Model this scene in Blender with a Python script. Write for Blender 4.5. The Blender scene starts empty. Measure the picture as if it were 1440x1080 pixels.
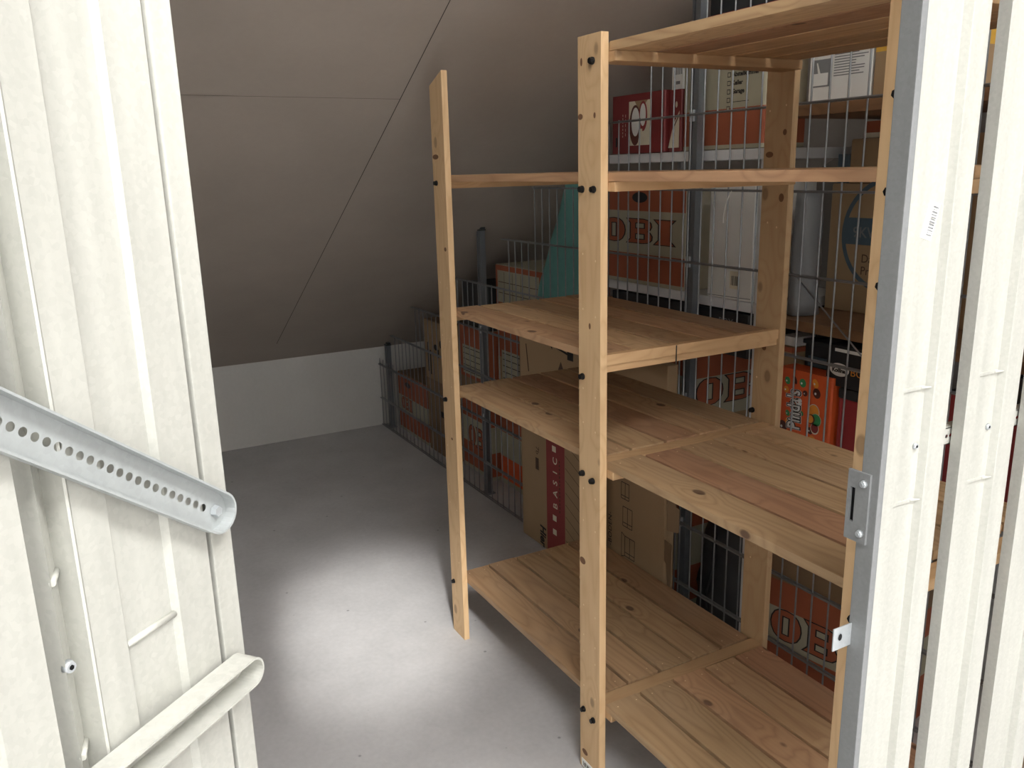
import bpy, bmesh, math, random
from mathutils import Vector, Matrix
R = math.radians
random.seed(7)
scene = bpy.context.scene
COL = scene.collection

# ------------------------------------------------------------------ materials
def srgb(r, g, b):
    f = lambda c: (c/255/12.92) if c/255 <= .04045 else ((c/255+.055)/1.055)**2.4
    return (f(r), f(g), f(b), 1)

def nmat(name):
    m = bpy.data.materials.new(name); m.use_nodes = True
    nt = m.node_tree; b = nt.nodes['Principled BSDF']
    return m, nt, b

def link(nt, a, b): nt.links.new(a, b)

def flat(name, rgb, rough=.6, metal=0., var=.12, scale=30, bump=0.):
    """plain coating with a light procedural mottling"""
    m, nt, b = nmat(name)
    tc = nt.nodes.new('ShaderNodeTexCoord'); n = nt.nodes.new('ShaderNodeTexNoise')
    n.inputs['Scale'].default_value = scale; n.inputs['Detail'].default_value = 4
    link(nt, tc.outputs['Object'], n.inputs['Vector'])
    mp = nt.nodes.new('ShaderNodeMapRange')
    mp.inputs['To Min'].default_value = 1-var; mp.inputs['To Max'].default_value = 1+var
    link(nt, n.outputs['Fac'], mp.inputs['Value'])
    mx = nt.nodes.new('ShaderNodeMix'); mx.data_type = 'RGBA'; mx.blend_type = 'MULTIPLY'
    mx.inputs['Factor'].default_value = 1
    mx.inputs[6].default_value = srgb(*rgb)
    cb = nt.nodes.new('ShaderNodeCombineColor')
    for k in range(3): link(nt, mp.outputs[0], cb.inputs[k])
    link(nt, cb.outputs[0], mx.inputs[7])
    link(nt, mx.outputs[2], b.inputs['Base Color'])
    b.inputs['Roughness'].default_value = rough; b.inputs['Metallic'].default_value = metal
    if bump:
        bp = nt.nodes.new('ShaderNodeBump'); bp.inputs['Strength'].default_value = bump
        bp.inputs['Distance'].default_value = .004
        link(nt, n.outputs['Fac'], bp.inputs['Height']); link(nt, bp.outputs[0], b.inputs['Normal'])
    return m

def wood(name, light, dark, axis='X', knot=1., rough=.6, dust=0., alt=None):
    """pine board: stretched grain along one axis, ring waves, scattered knots, tone differing board to board"""
    m, nt, b = nmat(name)
    N = nt.nodes.new
    tc = N('ShaderNodeTexCoord'); oi = N('ShaderNodeObjectInfo')
    off = N('ShaderNodeVectorMath'); off.operation = 'MULTIPLY_ADD'
    cr = N('ShaderNodeCombineXYZ')
    for k in range(3): link(nt, oi.outputs['Random'], cr.inputs[k])
    link(nt, cr.outputs[0], off.inputs[0]); off.inputs[1].default_value = (31.3, 17.7, 23.1)
    link(nt, tc.outputs['Object'], off.inputs[2])
    mp = N('ShaderNodeMapping')
    s = {'X': (1.3, 11, 11), 'Z': (11, 11, 1.3), 'Y': (11, 1.3, 11)}[axis]
    mp.inputs['Scale'].default_value = s
    link(nt, off.outputs[0], mp.inputs['Vector'])
    # broad wandering rings
    n1 = N('ShaderNodeTexNoise'); n1.inputs['Scale'].default_value = 1.1; n1.inputs['Detail'].default_value = 1.5
    link(nt, mp.outputs[0], n1.inputs['Vector'])
    ml = N('ShaderNodeMath'); ml.operation = 'MULTIPLY'; ml.inputs[1].default_value = 20
    link(nt, n1.outputs['Fac'], ml.inputs[0])
    sn = N('ShaderNodeMath'); sn.operation = 'PINGPONG'; sn.inputs[1].default_value = 1
    link(nt, ml.outputs[0], sn.inputs[0])
    pw = N('ShaderNodeMath'); pw.operation = 'POWER'; pw.inputs[1].default_value = 2.2
    link(nt, sn.outputs[0], pw.inputs[0])
    # fine fibre
    mp2 = N('ShaderNodeMapping'); mp2.inputs['Scale'].default_value = tuple(v*9 if v > 2 else v*2.5 for v in s)
    link(nt, off.outputs[0], mp2.inputs['Vector'])
    n2 = N('ShaderNodeTexNoise'); n2.inputs['Scale'].default_value = 1.5; n2.inputs['Detail'].default_value = 5
    link(nt, mp2.outputs[0], n2.inputs['Vector'])
    fb = N('ShaderNodeMath'); fb.operation = 'MULTIPLY_ADD'; fb.inputs[1].default_value = .38
    link(nt, n2.outputs['Fac'], fb.inputs[0])
    g = N('ShaderNodeMath'); g.operation = 'MULTIPLY'; g.inputs[1].default_value = .34
    link(nt, pw.outputs[0], g.inputs[0]); link(nt, g.outputs[0], fb.inputs[2])
    mix = N('ShaderNodeMix'); mix.data_type = 'RGBA'
    mix.inputs[6].default_value = srgb(*light); mix.inputs[7].default_value = srgb(*dark)
    link(nt, fb.outputs[0], mix.inputs['Factor'])
    base = mix.outputs[2]
    if alt:
        mixb = N('ShaderNodeMix'); mixb.data_type = 'RGBA'
        mixb.inputs[6].default_value = srgb(*alt[0]); mixb.inputs[7].default_value = srgb(*alt[1])
        link(nt, fb.outputs[0], mixb.inputs['Factor'])
        r7 = N('ShaderNodeMath'); r7.operation = 'MULTIPLY'; r7.inputs[1].default_value = 7.31; link(nt, oi.outputs['Random'], r7.inputs[0])
        fr_ = N('ShaderNodeMath'); fr_.operation = 'FRACT'; link(nt, r7.outputs[0], fr_.inputs[0])
        st_ = N('ShaderNodeMapRange'); st_.inputs['From Min'].default_value = .35; st_.inputs['From Max'].default_value = 1.; link(nt, fr_.outputs[0], st_.inputs['Value'])
        mc = N('ShaderNodeMix'); mc.data_type = 'RGBA'; link(nt, st_.outputs[0], mc.inputs['Factor'])
        link(nt, mix.outputs[2], mc.inputs[6]); link(nt, mixb.outputs[2], mc.inputs[7]); base = mc.outputs[2]
    # knots
    vk = N('ShaderNodeTexVoronoi'); vk.inputs['Scale'].default_value = 1.0
    mk = N('ShaderNodeMapping')
    ks = {'X': (5.6, 9, 9), 'Z': (9, 9, 5.6), 'Y': (9, 5.6, 9)}[axis]
    mk.inputs['Scale'].default_value = ks
    link(nt, off.outputs[0], mk.inputs['Vector']); link(nt, mk.outputs[0], vk.inputs['Vector'])
    kr = N('ShaderNodeMapRange'); kr.inputs['From Min'].default_value = .075; kr.inputs['From Max'].default_value = .105
    kr.inputs['To Min'].default_value = min(1, .9*knot); kr.inputs['To Max'].default_value = 0
    link(nt, vk.outputs['Distance'], kr.inputs['Value'])
    mixk = N('ShaderNodeMix'); mixk.data_type = 'RGBA'
    mixk.inputs[7].default_value = srgb(92, 62, 44)
    link(nt, kr.outputs[0], mixk.inputs['Factor']); link(nt, base, mixk.inputs[6])
    wr_ = N('ShaderNodeMapRange'); wr_.inputs['From Max'].default_value = .42; wr_.inputs['To Min'].default_value = 5.; wr_.inputs['To Max'].default_value = 0.
    link(nt, vk.outputs['Distance'], wr_.inputs['Value'])
    wa_ = N('ShaderNodeMath'); wa_.operation = 'ADD'; link(nt, ml.outputs[0], wa_.inputs[0]); link(nt, wr_.outputs[0], wa_.inputs[1]); link(nt, wa_.outputs[0], sn.inputs[0])
    # board to board tone
    hs = N('ShaderNodeHueSaturation')
    vr = N('ShaderNodeMapRange'); vr.inputs['To Min'].default_value = .70; vr.inputs['To Max'].default_value = 1.14
    link(nt, oi.outputs['Random'], vr.inputs['Value']); link(nt, vr.outputs[0], hs.inputs['Value'])
    link(nt, mixk.outputs[2], hs.inputs['Color'])
    out = hs.outputs[0]
    if dust:
        nd = N('ShaderNodeTexNoise'); nd.inputs['Scale'].default_value = 5; nd.inputs['Detail'].default_value = 5
        link(nt, off.outputs[0], nd.inputs['Vector'])
        dr = N('ShaderNodeMapRange'); dr.inputs['From Min'].default_value = .45; dr.inputs['From Max'].default_value = .75
        dr.inputs['To Max'].default_value = dust
        link(nt, nd.outputs['Fac'], dr.inputs['Value'])
        md = N('ShaderNodeMix'); md.data_type = 'RGBA'; md.inputs[7].default_value = srgb(170, 150, 128)
        link(nt, dr.outputs[0], md.inputs['Factor']); link(nt, out, md.inputs[6]); out = md.outputs[2]
    link(nt, out, b.inputs['Base Color'])
    b.inputs['Roughness'].default_value = rough
    bp = N('ShaderNodeBump'); bp.inputs['Strength'].default_value = .12; bp.inputs['Distance'].default_value = .002
    link(nt, n2.outputs['Fac'], bp.inputs['Height']); link(nt, bp.outputs[0], b.inputs['Normal'])
    return m

def zinc(name, rgb, rough=.45, metal=.35, streak=.1):
    """galvanised sheet: fine spangle plus long vertical streaks of white zinc bloom"""
    m, nt, b = nmat(name); N = nt.nodes.new
    tc = N('ShaderNodeTexCoord')
    v = N('ShaderNodeTexVoronoi'); v.inputs['Scale'].default_value = 260
    link(nt, tc.outputs['Object'], v.inputs['Vector'])
    mp = N('ShaderNodeMapping'); mp.inputs['Scale'].default_value = (70, 70, 4)
    link(nt, tc.outputs['Object'], mp.inputs['Vector'])
    n = N('ShaderNodeTexNoise'); n.inputs['Scale'].default_value = 1; n.inputs['Detail'].default_value = 5
    link(nt, mp.outputs[0], n.inputs['Vector'])
    a = N('ShaderNodeMath'); a.operation = 'MULTIPLY_ADD'; a.inputs[1].default_value = streak*2
    link(nt, n.outputs['Fac'], a.inputs[0])
    sp = N('ShaderNodeMath'); sp.operation = 'MULTIPLY'; sp.inputs[1].default_value = .10
    link(nt, v.outputs['Color'], sp.inputs[0]); link(nt, sp.outputs[0], a.inputs[2])
    ad = N('ShaderNodeMath'); ad.operation = 'ADD'; ad.inputs[1].default_value = 1-streak-.05
    link(nt, a.outputs[0], ad.inputs[0])
    mx = N('ShaderNodeMix'); mx.data_type = 'RGBA'; mx.blend_type = 'MULTIPLY'; mx.inputs['Factor'].default_value = 1
    mx.inputs[6].default_value = srgb(*rgb)
    cb = N('ShaderNodeCombineColor')
    for k in range(3): link(nt, ad.outputs[0], cb.inputs[k])
    link(nt, cb.outputs[0], mx.inputs[7]); link(nt, mx.outputs[2], b.inputs['Base Color'])
    b.inputs['Metallic'].default_value = metal
    rr = N('ShaderNodeMapRange'); rr.inputs['To Min'].default_value = rough-.1; rr.inputs['To Max'].default_value = rough+.15
    link(nt, n.outputs['Fac'], rr.inputs['Value']); link(nt, rr.outputs[0], b.inputs['Roughness'])
    return m

def concrete(name, rgb, blot=.20, fine=.1, specks=True, bump=.15):
    m, nt, b = nmat(name); N = nt.nodes.new
    tc = N('ShaderNodeTexCoord')
    n1 = N('ShaderNodeTexNoise'); n1.inputs['Scale'].default_value = 1.7; n1.inputs['Detail'].default_value = 6; n1.inputs['Roughness'].default_value = .62
    n2 = N('ShaderNodeTexNoise'); n2.inputs['Scale'].default_value = 60; n2.inputs['Detail'].default_value = 4
    for n in (n1, n2): link(nt, tc.outputs['Object'], n.inputs['Vector'])
    r1 = N('ShaderNodeMapRange'); r1.inputs['From Min'].default_value = .3; r1.inputs['From Max'].default_value = .7
    r1.inputs['To Min'].default_value = 1-blot; r1.inputs['To Max'].default_value = 1+blot*.5
    link(nt, n1.outputs['Fac'], r1.inputs['Value'])
    r2 = N('ShaderNodeMapRange'); r2.inputs['To Min'].default_value = 1-fine; r2.inputs['To Max'].default_value = 1+fine
    link(nt, n2.outputs['Fac'], r2.inputs['Value'])
    mu = N('ShaderNodeMath'); mu.operation = 'MULTIPLY'
    link(nt, r1.outputs[0], mu.inputs[0]); link(nt, r2.outputs[0], mu.inputs[1])
    last = mu.outputs[0]
    if specks:
        v = N('ShaderNodeTexVoronoi'); v.inputs['Scale'].default_value = 9
        link(nt, tc.outputs['Object'], v.inputs['Vector'])
        rv = N('ShaderNodeMapRange'); rv.inputs['From Min'].default_value = .03; rv.inputs['From Max'].default_value = .055
        rv.inputs['To Min'].default_value = .55
        link(nt, v.outputs['Distance'], rv.inputs['Value'])
        m2 = N('ShaderNodeMath'); m2.operation = 'MULTIPLY'
        link(nt, last, m2.inputs[0]); link(nt, rv.outputs[0], m2.inputs[1]); last = m2.outputs[0]
    mx = N('ShaderNodeMix'); mx.data_type = 'RGBA'; mx.blend_type = 'MULTIPLY'; mx.inputs['Factor'].default_value = 1
    mx.inputs[6].default_value = srgb(*rgb)
    cb = N('ShaderNodeCombineColor')
    for k in range(3): link(nt, last, cb.inputs[k])
    link(nt, cb.outputs[0], mx.inputs[7]); link(nt, mx.outputs[2], b.inputs['Base Color'])
    b.inputs['Roughness'].default_value = .75
    bp = N('ShaderNodeBump'); bp.inputs['Strength'].default_value = bump; bp.inputs['Distance'].default_value = .003
    link(nt, n2.outputs['Fac'], bp.inputs['Height']); link(nt, bp.outputs[0], b.inputs['Normal'])
    return m

M = {}
M['post'] = wood('pine_post', (224, 191, 147), (196, 156, 112), 'Z', .55)
M['plank'] = wood('pine_plank', (214, 181, 138), (152, 114, 80), 'X', 1., dust=.25, alt=((184, 140, 108), (128, 88, 66)))
M['cleat'] = wood('pine_cleat', (212, 176, 132), (182, 142, 102), 'Y', .3)
M['oldwood'] = wood('old_board', (150, 112, 78), (112, 80, 54), 'X', .5)
M['bolt'] = flat('black_bolt', (26, 26, 28), .4, .6)
M['knot'] = flat('knot', (112, 78, 52), .7)
M['dot'] = flat('peg_hole', (232, 208, 168), .7)
M['zinc'] = zinc('galvanised_sheet', (179, 179, 172), .48, .2, .15)
M['zincdull'] = zinc('galvanised_dull', (132, 134, 135), .55, .35)
M['zincbright'] = zinc('galvanised_bright', (190, 195, 198), .35, .6)
M['zincd'] = zinc('galvanised_brace', (160, 164, 164), .5, .2)
M['wire'] = flat('galvanised_wire', (140, 142, 144), .4, .7, .2, 80)
M['fpost'] = zinc('galvanised_post', (128, 133, 138), .4, .7)
M['floor'] = concrete('concrete_floor', (186, 185, 185))
M['roof'] = concrete('roof_board', (166, 156, 146), .10, .03, False, .06)
M['wallw'] = concrete('knee_wall_paint', (196, 194, 190), .08, .05, False, .3)
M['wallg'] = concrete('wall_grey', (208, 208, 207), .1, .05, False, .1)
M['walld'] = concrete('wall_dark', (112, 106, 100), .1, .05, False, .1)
M['seam'] = flat('seam_dark', (60, 54, 48), .9)
M['kraft'] = flat('kraft_board', (158, 132, 100), .8, 0, .06, 14)
M['kraftd'] = flat('kraft_board_dark', (132, 108, 82), .8, 0, .06, 14)
M['olive'] = flat('greyish_card', (168, 162, 140), .8, 0, .05, 14)
M['orange'] = flat('orange_print', (160, 88, 60), .75, 0, .06, 20)
M['orangeb'] = flat('bright_orange_print', (216, 92, 44), .5, 0, .06, 20)
M['redp'] = flat('red_print', (140, 54, 52), .6, 0, .06, 20)
M['redbox'] = flat('dark_red_card', (122, 46, 46), .5, 0, .08, 12)
M['ink'] = flat('black_ink', (30, 27, 26), .7)
M['inkb'] = flat('brown_ink', (78, 58, 44), .8)
M['cream'] = flat('cream_print', (214, 206, 184), .7)
M['white'] = flat('white_card', (222, 222, 218), .55, 0, .04, 10)
M['whitemetal'] = flat('white_enamel', (214, 215, 216), .35, 0, .03, 10)
M['greyp'] = flat('grey_print', (120, 122, 124), .7)
M['black'] = flat('black_card', (34, 34, 36), .55, 0, .15, 12)
M['blackp'] = flat('black_plastic', (46, 49, 52), .35, 0, .15, 9)
M['bluegrey'] = flat('blue_grey_print', (78, 96, 108), .7)
M['teal'] = flat('teal_cloth', (98, 152, 146), .8, 0, .14, 24, .25)
M['bag'] = flat('black_bag', (58, 58, 60), .38, 0, .3, 7, .3)
M['plast'] = flat('grey_plastic', (120, 122, 124), .3, 0, .2, 8)
M['yellow'] = flat('yellow_card', (204, 160, 62), .6)
M['green'] = flat('green_print', (58, 142, 84), .5)
M['choc'] = flat('chocolate_print', (84, 38, 28), .45)
M['caramel'] = flat('caramel_print', (230, 146, 50), .45)
M['redc'] = flat('red_plastic', (146, 46, 48), .45)
M['sticker'] = flat('paper_sticker', (240, 239, 233), .6, 0, .03)

# ------------------------------------------------------------------ mesh kit
class MB:
    def __init__(self): self.bm = bmesh.new(); self.slots = []
    def mi(self, m):
        if m not in self.slots: self.slots.append(m)
        return self.slots.index(m)
    def face(self, pts, m):
        try:
            f = self.bm.faces.new([self.bm.verts.new(p) for p in pts]); f.material_index = self.mi(m); return f
        except ValueError: return None
    def box(self, x0, x1, y0, y1, z0, z1, m, mat=None, bev=0.):
        v = [Vector((x, y, z)) for x in (x0, x1) for y in (y0, y1) for z in (z0, z1)]
        if mat: v = [mat @ p for p in v]
        b = [self.bm.verts.new(p) for p in v]
        fs = []
        for q in ((0, 1, 3, 2), (4, 6, 7, 5), (0, 4, 5, 1), (2, 3, 7, 6), (0, 2, 6, 4), (1, 5, 7, 3)):
            f = self.bm.faces.new([b[i] for i in q]); f.material_index = self.mi(m); fs.append(f)
        if bev:
            es = list({e for f in fs for e in f.edges})
            bmesh.ops.bevel(self.bm, geom=es, offset=bev, segments=2, profile=.7, affect='EDGES')
    def cyl(self, p0, p1, r0, m, r1=None, n=8, caps=True):
        p0, p1 = Vector(p0), Vector(p1); r1 = r0 if r1 is None else r1
        d = (p1-p0).normalized(); u = d.orthogonal().normalized(); w = d.cross(u)
        A = [self.bm.verts.new(p0+(u*math.cos(2*math.pi*i/n)+w*math.sin(2*math.pi*i/n))*r0) for i in range(n)]
        B = [self.bm.verts.new(p1+(u*math.cos(2*math.pi*i/n)+w*math.sin(2*math.pi*i/n))*r1) for i in range(n)]
        k = self.mi(m)
        for i in range(n):
            f = self.bm.faces.new((A[i], A[(i+1) % n], B[(i+1) % n], B[i])); f.material_index = k; f.smooth = n > 6
        if caps:
            self.bm.faces.new(A[::-1]).material_index = k; self.bm.faces.new(B).material_index = k
    def tube(self, pts, r, m, n=6):
        for a, b in zip(pts, pts[1:]): self.cyl(a, b, r, m, n=n)
    def prism(self, poly, z0, z1, m, tf=None):
        """poly of (x,y) extruded along z, then transformed"""
        t = tf or Matrix()
        A = [self.bm.verts.new(t @ Vector((x, y, z0))) for x, y in poly]
        B = [self.bm.verts.new(t @ Vector((x, y, z1))) for x, y in poly]
        k = self.mi(m); n = len(poly)
        for i in range(n):
            self.bm.faces.new((A[i], A[(i+1) % n], B[(i+1) % n], B[i])).material_index = k
        self.bm.faces.new(A[::-1]).material_index = k; self.bm.faces.new(B).material_index = k
    def ribbon(self, prof, z0, z1, th, m, tf=None):
        """bent sheet: open profile with thickness, extruded along z"""
        P = [Vector(p) for p in prof]; off = []
        for i, p in enumerate(P):
            d = Vector((0, 0))
            if i: d += (p-P[i-1]).normalized()
            if i < len(P)-1: d += (P[i+1]-p).normalized()
            d.normalize(); off.append(p+Vector((-d.y, d.x))*th)
        self.prism([tuple(p) for p in P]+[tuple(p) for p in off[::-1]], z0, z1, m, tf)
    # ---- flat print lying on a face: frame = 4x4 whose x,y span the face and z is its normal
    def poly(self, pts, fr, m, lift=.0006):
        self.face([fr @ Vector((x, y, lift)) for x, y in pts], m)
    def rect(self, x0, y0, x1, y1, fr, m, lift=.0006): self.poly([(x0, y0), (x1, y0), (x1, y1), (x0, y1)], fr, m, lift)
    def ell(self, cx, cy, a, b, fr, m, lift=.0006, n=24, rot=0.):
        c, s = math.cos(rot), math.sin(rot)
        self.poly([(cx+a*math.cos(t)*c-b*math.sin(t)*s, cy+a*math.cos(t)*s+b*math.sin(t)*c) for t in [2*math.pi*i/n for i in range(n)]], fr, m, lift)
    def line(self, a, b, w, fr, m, lift=.0006):
        a, b = Vector(a), Vector(b); d = (b-a).normalized(); n = Vector((-d.y, d.x))*w/2
        self.poly([tuple(a-n), tuple(b-n), tuple(b+n), tuple(a+n)], fr, m, lift)
    def text(self, s, x, y, size, fr, m, lift=.0007, rot=0., bold=0., sx=1., spacing=1., shear=0.):
        cu = bpy.data.curves.new('t', 'FONT'); cu.body = s; cu.size = size; cu.offset = bold
        cu.space_character = spacing; cu.shear = shear; cu.resolution_u = 3
        o = bpy.data.objects.new('t', cu); COL.objects.link(o)
        me = o.to_mesh()
        T = fr @ Matrix.Translation((x, y, lift)) @ Matrix.Rotation(rot, 4, 'Z') @ Matrix.Diagonal((sx, 1, 1, 1))
        k = self.mi(m); vs = [self.bm.verts.new(T @ v.co) for v in me.vertices]
        for p in me.polygons:
            try: self.bm.faces.new([vs[i] for i in p.vertices]).material_index = k
            except ValueError: pass
        o.to_mesh_clear(); bpy.data.objects.remove(o); bpy.data.curves.remove(cu)
    def build(self, name, parent=None, loc=None, smooth=False, keep=False):
        if not keep: bmesh.ops.recalc_face_normals(self.bm, faces=self.bm.faces)
        me = bpy.data.meshes.new(name); self.bm.to_mesh(me); self.bm.free()
        for m in self.slots: me.materials.append(M[m])
        if smooth:
            for p in me.polygons: p.use_smooth = True
        o = bpy.data.objects.new(name, me); COL.objects.link(o)
        if loc: o.location = loc
        if parent: o.parent = parent
        return o

def tag(o, label, cat, group=None, kind=None):
    o['label'] = label
    if cat: o['category'] = cat
    if group: o['group'] = group
    if kind: o['kind'] = kind
    return o
def thing(name, label, cat, loc=(0, 0, 0), rz=0., group=None):
    o = bpy.data.objects.new(name, None); o.empty_display_size = .05; COL.objects.link(o)
    o.location = loc; o.rotation_euler.z = rz
    return tag(o, label, cat, group)
def struct(o): o['kind'] = 'structure'; return o
def copy_to(o, parent, loc):
    c = o.copy(); COL.objects.link(c); c.parent = parent; c.location = loc; return c
def frame(o, u, v):
    u, v = Vector(u).normalized(), Vector(v).normalized(); w = u.cross(v)
    return Matrix((( u.x, v.x, w.x, o[0]), (u.y, v.y, w.y, o[1]), (u.z, v.z, w.z, o[2]), (0, 0, 0, 1)))

# ------------------------------------------------------------------ camera
cx, cy, cz, yaw, pit, rol, fpx = 1.4571, -1.0153, 1.4802, 1.0705, -.2506, -.0243, 1178.1
F = Vector((-math.sin(yaw)*math.cos(pit), math.cos(yaw)*math.cos(pit), math.sin(pit)))
Rt = Vector((math.cos(yaw), math.sin(yaw), 0)); Up = Rt.cross(F)
R2 = Rt*math.cos(rol)+Up*math.sin(rol); U2 = -Rt*math.sin(rol)+Up*math.cos(rol)
cam = bpy.data.cameras.new('camera'); co = bpy.data.objects.new('camera', cam); COL.objects.link(co)
co.matrix_world = Matrix(((R2.x, U2.x, -F.x, cx), (R2.y, U2.y, -F.y, cy), (R2.z, U2.z, -F.z, cz), (0, 0, 0, 1)))
cam.sensor_width = 36; cam.lens = fpx/1440*36; cam.clip_start = .02
scene.camera = co

# ------------------------------------------------------------------ setting
XK, Z0, SL = -3.2, .479, .56
roofz = lambda x: Z0+SL*(x-XK)
b = MB(); b.box(-3.4, 4.2, -2.3, 2.3, -.1, 0, 'floor'); struct(b.build('floor'))
b = MB(); b.box(-3.4, XK, -2.3, 2.3, 0, .60, 'wallw'); struct(b.build('wall_far'))
b = MB()
X1 = 4.2
t = .12
WX0, WX1, WY0, WY1 = 1.9, 3.7, -1.9, 1.0          # roof window opening over the corridor
def slab(x0, x1, y0, y1):
    tf = Matrix(((1, 0, 0, 0), (0, 1, 0, 0), (SL, 0, 1, Z0-SL*XK), (0, 0, 0, 1)))
    b.box(x0, x1, y0, y1, 0, t, 'roof', tf)
slab(XK-.2, WX0, -2.3, 2.3); slab(WX1, X1, -2.3, 2.3); slab(WX0, WX1, -2.3, WY0); slab(WX0, WX1, WY1, 2.3)
# joints between the roof boards: fine open gaps
def seam(p, q, w):
    p, q = Vector(p), Vector(q); d = (q-p).normalized(); nrm = Vector((SL, 0, -1)).normalized()
    s = d.cross(nrm)*w/2; e = nrm*.0008
    b.face([p-s+e, p+s+e, q+s+e, q-s+e], 'seam')
seam((-2.95, -.016, roofz(-2.95)), (X1, -.016, roofz(X1)), .0026)
seam((-1.03, -.016, roofz(-1.03)), (-1.03, -2.0, roofz(-1.03)), .0012)
struct(b.build('ceiling'))
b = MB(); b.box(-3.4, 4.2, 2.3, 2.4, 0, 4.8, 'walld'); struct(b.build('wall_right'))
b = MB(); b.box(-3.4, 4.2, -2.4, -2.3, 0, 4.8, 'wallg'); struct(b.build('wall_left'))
b = MB(); b.box(4.2, 4.3, -2.4, 2.4, 0, 4.8, 'wallg'); struct(b.build('wall_rear'))
# roof window frame
b = MB()
for (x0, x1, y0, y1) in ((WX0, WX0+.06, WY0, WY1), (WX1-.06, WX1, WY0, WY1), (WX0+.06, WX1-.06, WY0, WY0+.06), (WX0+.06, WX1-.06, WY1-.06, WY1)):
    b.box(x0, x1, y0, y1, .01, t-.01, 'whitemetal', Matrix(((1, 0, 0, 0), (0, 1, 0, 0), (SL, 0, 1, Z0-SL*XK), (0, 0, 0, 1))))
struct(b.build('window_1'))

# ------------------------------------------------------------------ shelving unit
S, W, T, D, H = .763, .0842, .0185, .536, 1.74
shelf_unit = thing('shelving_unit', 'large bare pine shelving unit of two bays with wide slatted shelves and black bolts', 'shelving unit', (-.3, .28, 0))
OX, OY = -.3, .28
def lx(x): return x-OX
def ly(y): return y-OY

def bolt_mesh():
    b = MB(); b.cyl((0, 0, 0), (0, -.0035, 0), .0075, 'bolt', n=12); b.cyl((0, -.0035, 0), (0, -.0095, 0), .0070, 'bolt', .0062, n=6)
    return b
BOLT = None
def add_bolts(post, pts, px, py):
    global BOLT
    for (x, z) in pts:
        if BOLT is None:
            BOLT = bolt_mesh().build('bolt', post, (x-px, -py*0, z)); BOLT['label'] = 'black hex bolt'
            BOLT.rotation_euler.y = .3
        else:
            c = copy_to(BOLT, post, (x-px, 0, z)); c.rotation_euler.y = random.random()

def post(x0, x1, y0, z1, bolts=(), knots=(), dots=(), slant=None):
    """upright board; origin at its foot centre on the front face"""
    px = (x0+x1)/2
    b = MB(); w = (x1-x0)/2
    zt = z1
    poly = [(-w, 0), (w, 0), (w, zt), (-w, slant or zt)]
    b.prism(poly, 0, T, 'post', Matrix(((1, 0, 0, 0), (0, 0, 1, 0), (0, 1, 0, 0), (0, 0, 0, 1))))
    es = [e for e in b.bm.edges]
    bmesh.ops.bevel(b.bm, geom=es, offset=.002, segments=2, profile=.7, affect='EDGES')
    fr = frame((0, 0, 0), (1, 0, 0), (0, 0, 1))
    for (x, z, a, c) in knots: b.ell(x-px, z, a, c, fr, 'knot', .0004)
    for (x, z) in dots: b.ell(x-px, z, .0022, .0026, fr, 'dot', .0004, 8)
    o = b.build('post', shelf_unit, (lx(px), ly(y0), 0))
    add_bolts(o, bolts, px, y0)
    return o
random.seed(3)
def peg(x0, x1, zs): return [(x0+.018, z) for z in zs]+[(x1-.018, z-.012) for z in zs]
zsM = [1.30, 1.18, 1.0, .92, .76, .68, .46, .38, .335, .24]
pM = post(-W, 0, 0, H, [(-.0285, 1.688), (-.067, 1.436), (-.024, 1.436), (-.067, 1.027), (-.067, .797), (-.027, .79), (-.066, .173), (-.024, .166)],
     [(-.074, 1.583, .009, .006), (-.022, 1.583, .004, .006), (-.04, 1.145, .004, .007), (-.07, 1.69, .004, .008), (-.07, .575, .012, .009), (-.062, .05, .012, .008)],
     peg(-W, 0, zsM))
pL = post(-S-W, -S, 0, 1.749, [(-S-W+.024, 1.447), (-S-W+.024, .80), (-S-W+.022, .185)],
     [(-S-.02, 1.26, .008, .006), (-S-.06, 1.52, .02, .007), (-S-.03, .68, .006, .004)],
     peg(-S-W, -S, [1.16, 1.0, .86, .65, .52, .46, .28]), slant=1.715)
XR0, XR1 = .660, .744
pR = post(XR0, XR1, 0, H, [(.688, 1.685), (.686, 1.565), (.686, 1.439), (.686, 1.311), (.686, .795), (.687, .17)], [(.675, .99, .011, .012)], [])
rM = post(-W, 0, D, H, [(-.079, .86)], [(-.02, 1.55, .006, .007), (-.065, 1.50, .012, .007), (-.02, 1.40, .008, .010), (-.05, 1.03, .007, .007)], [(-.07, 1.6), (-.02, 1.61), (-.06, 1.34), (-.03, 1.33), (-.07, .95), (-.03, .5), (-.06, .45)])
rL = post(-S-W, -S, D, 1.749, [], [], [])
rR = post(XR0, XR1, D, H, [], [], [])
# small printed paper label at the foot of the middle post
b = MB(); fr = frame((0, 0, 0), (1, 0, 0), (0, 0, 1))
b.box(-.034, .014, -.0012, -.0002, .004, .026, 'sticker'); f2 = frame((0, -.0012, 0), (1, 0, 0), (0, 0, 1))
for k in range(6): b.rect(-.026+k*.006, .008, -.026+k*.006+(.004 if k % 2 else .002), .020, f2, 'ink')
lab = b.build('label_sticker', pM, (0, 0, 0)); lab['label'] = 'white paper label with black print'

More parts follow.
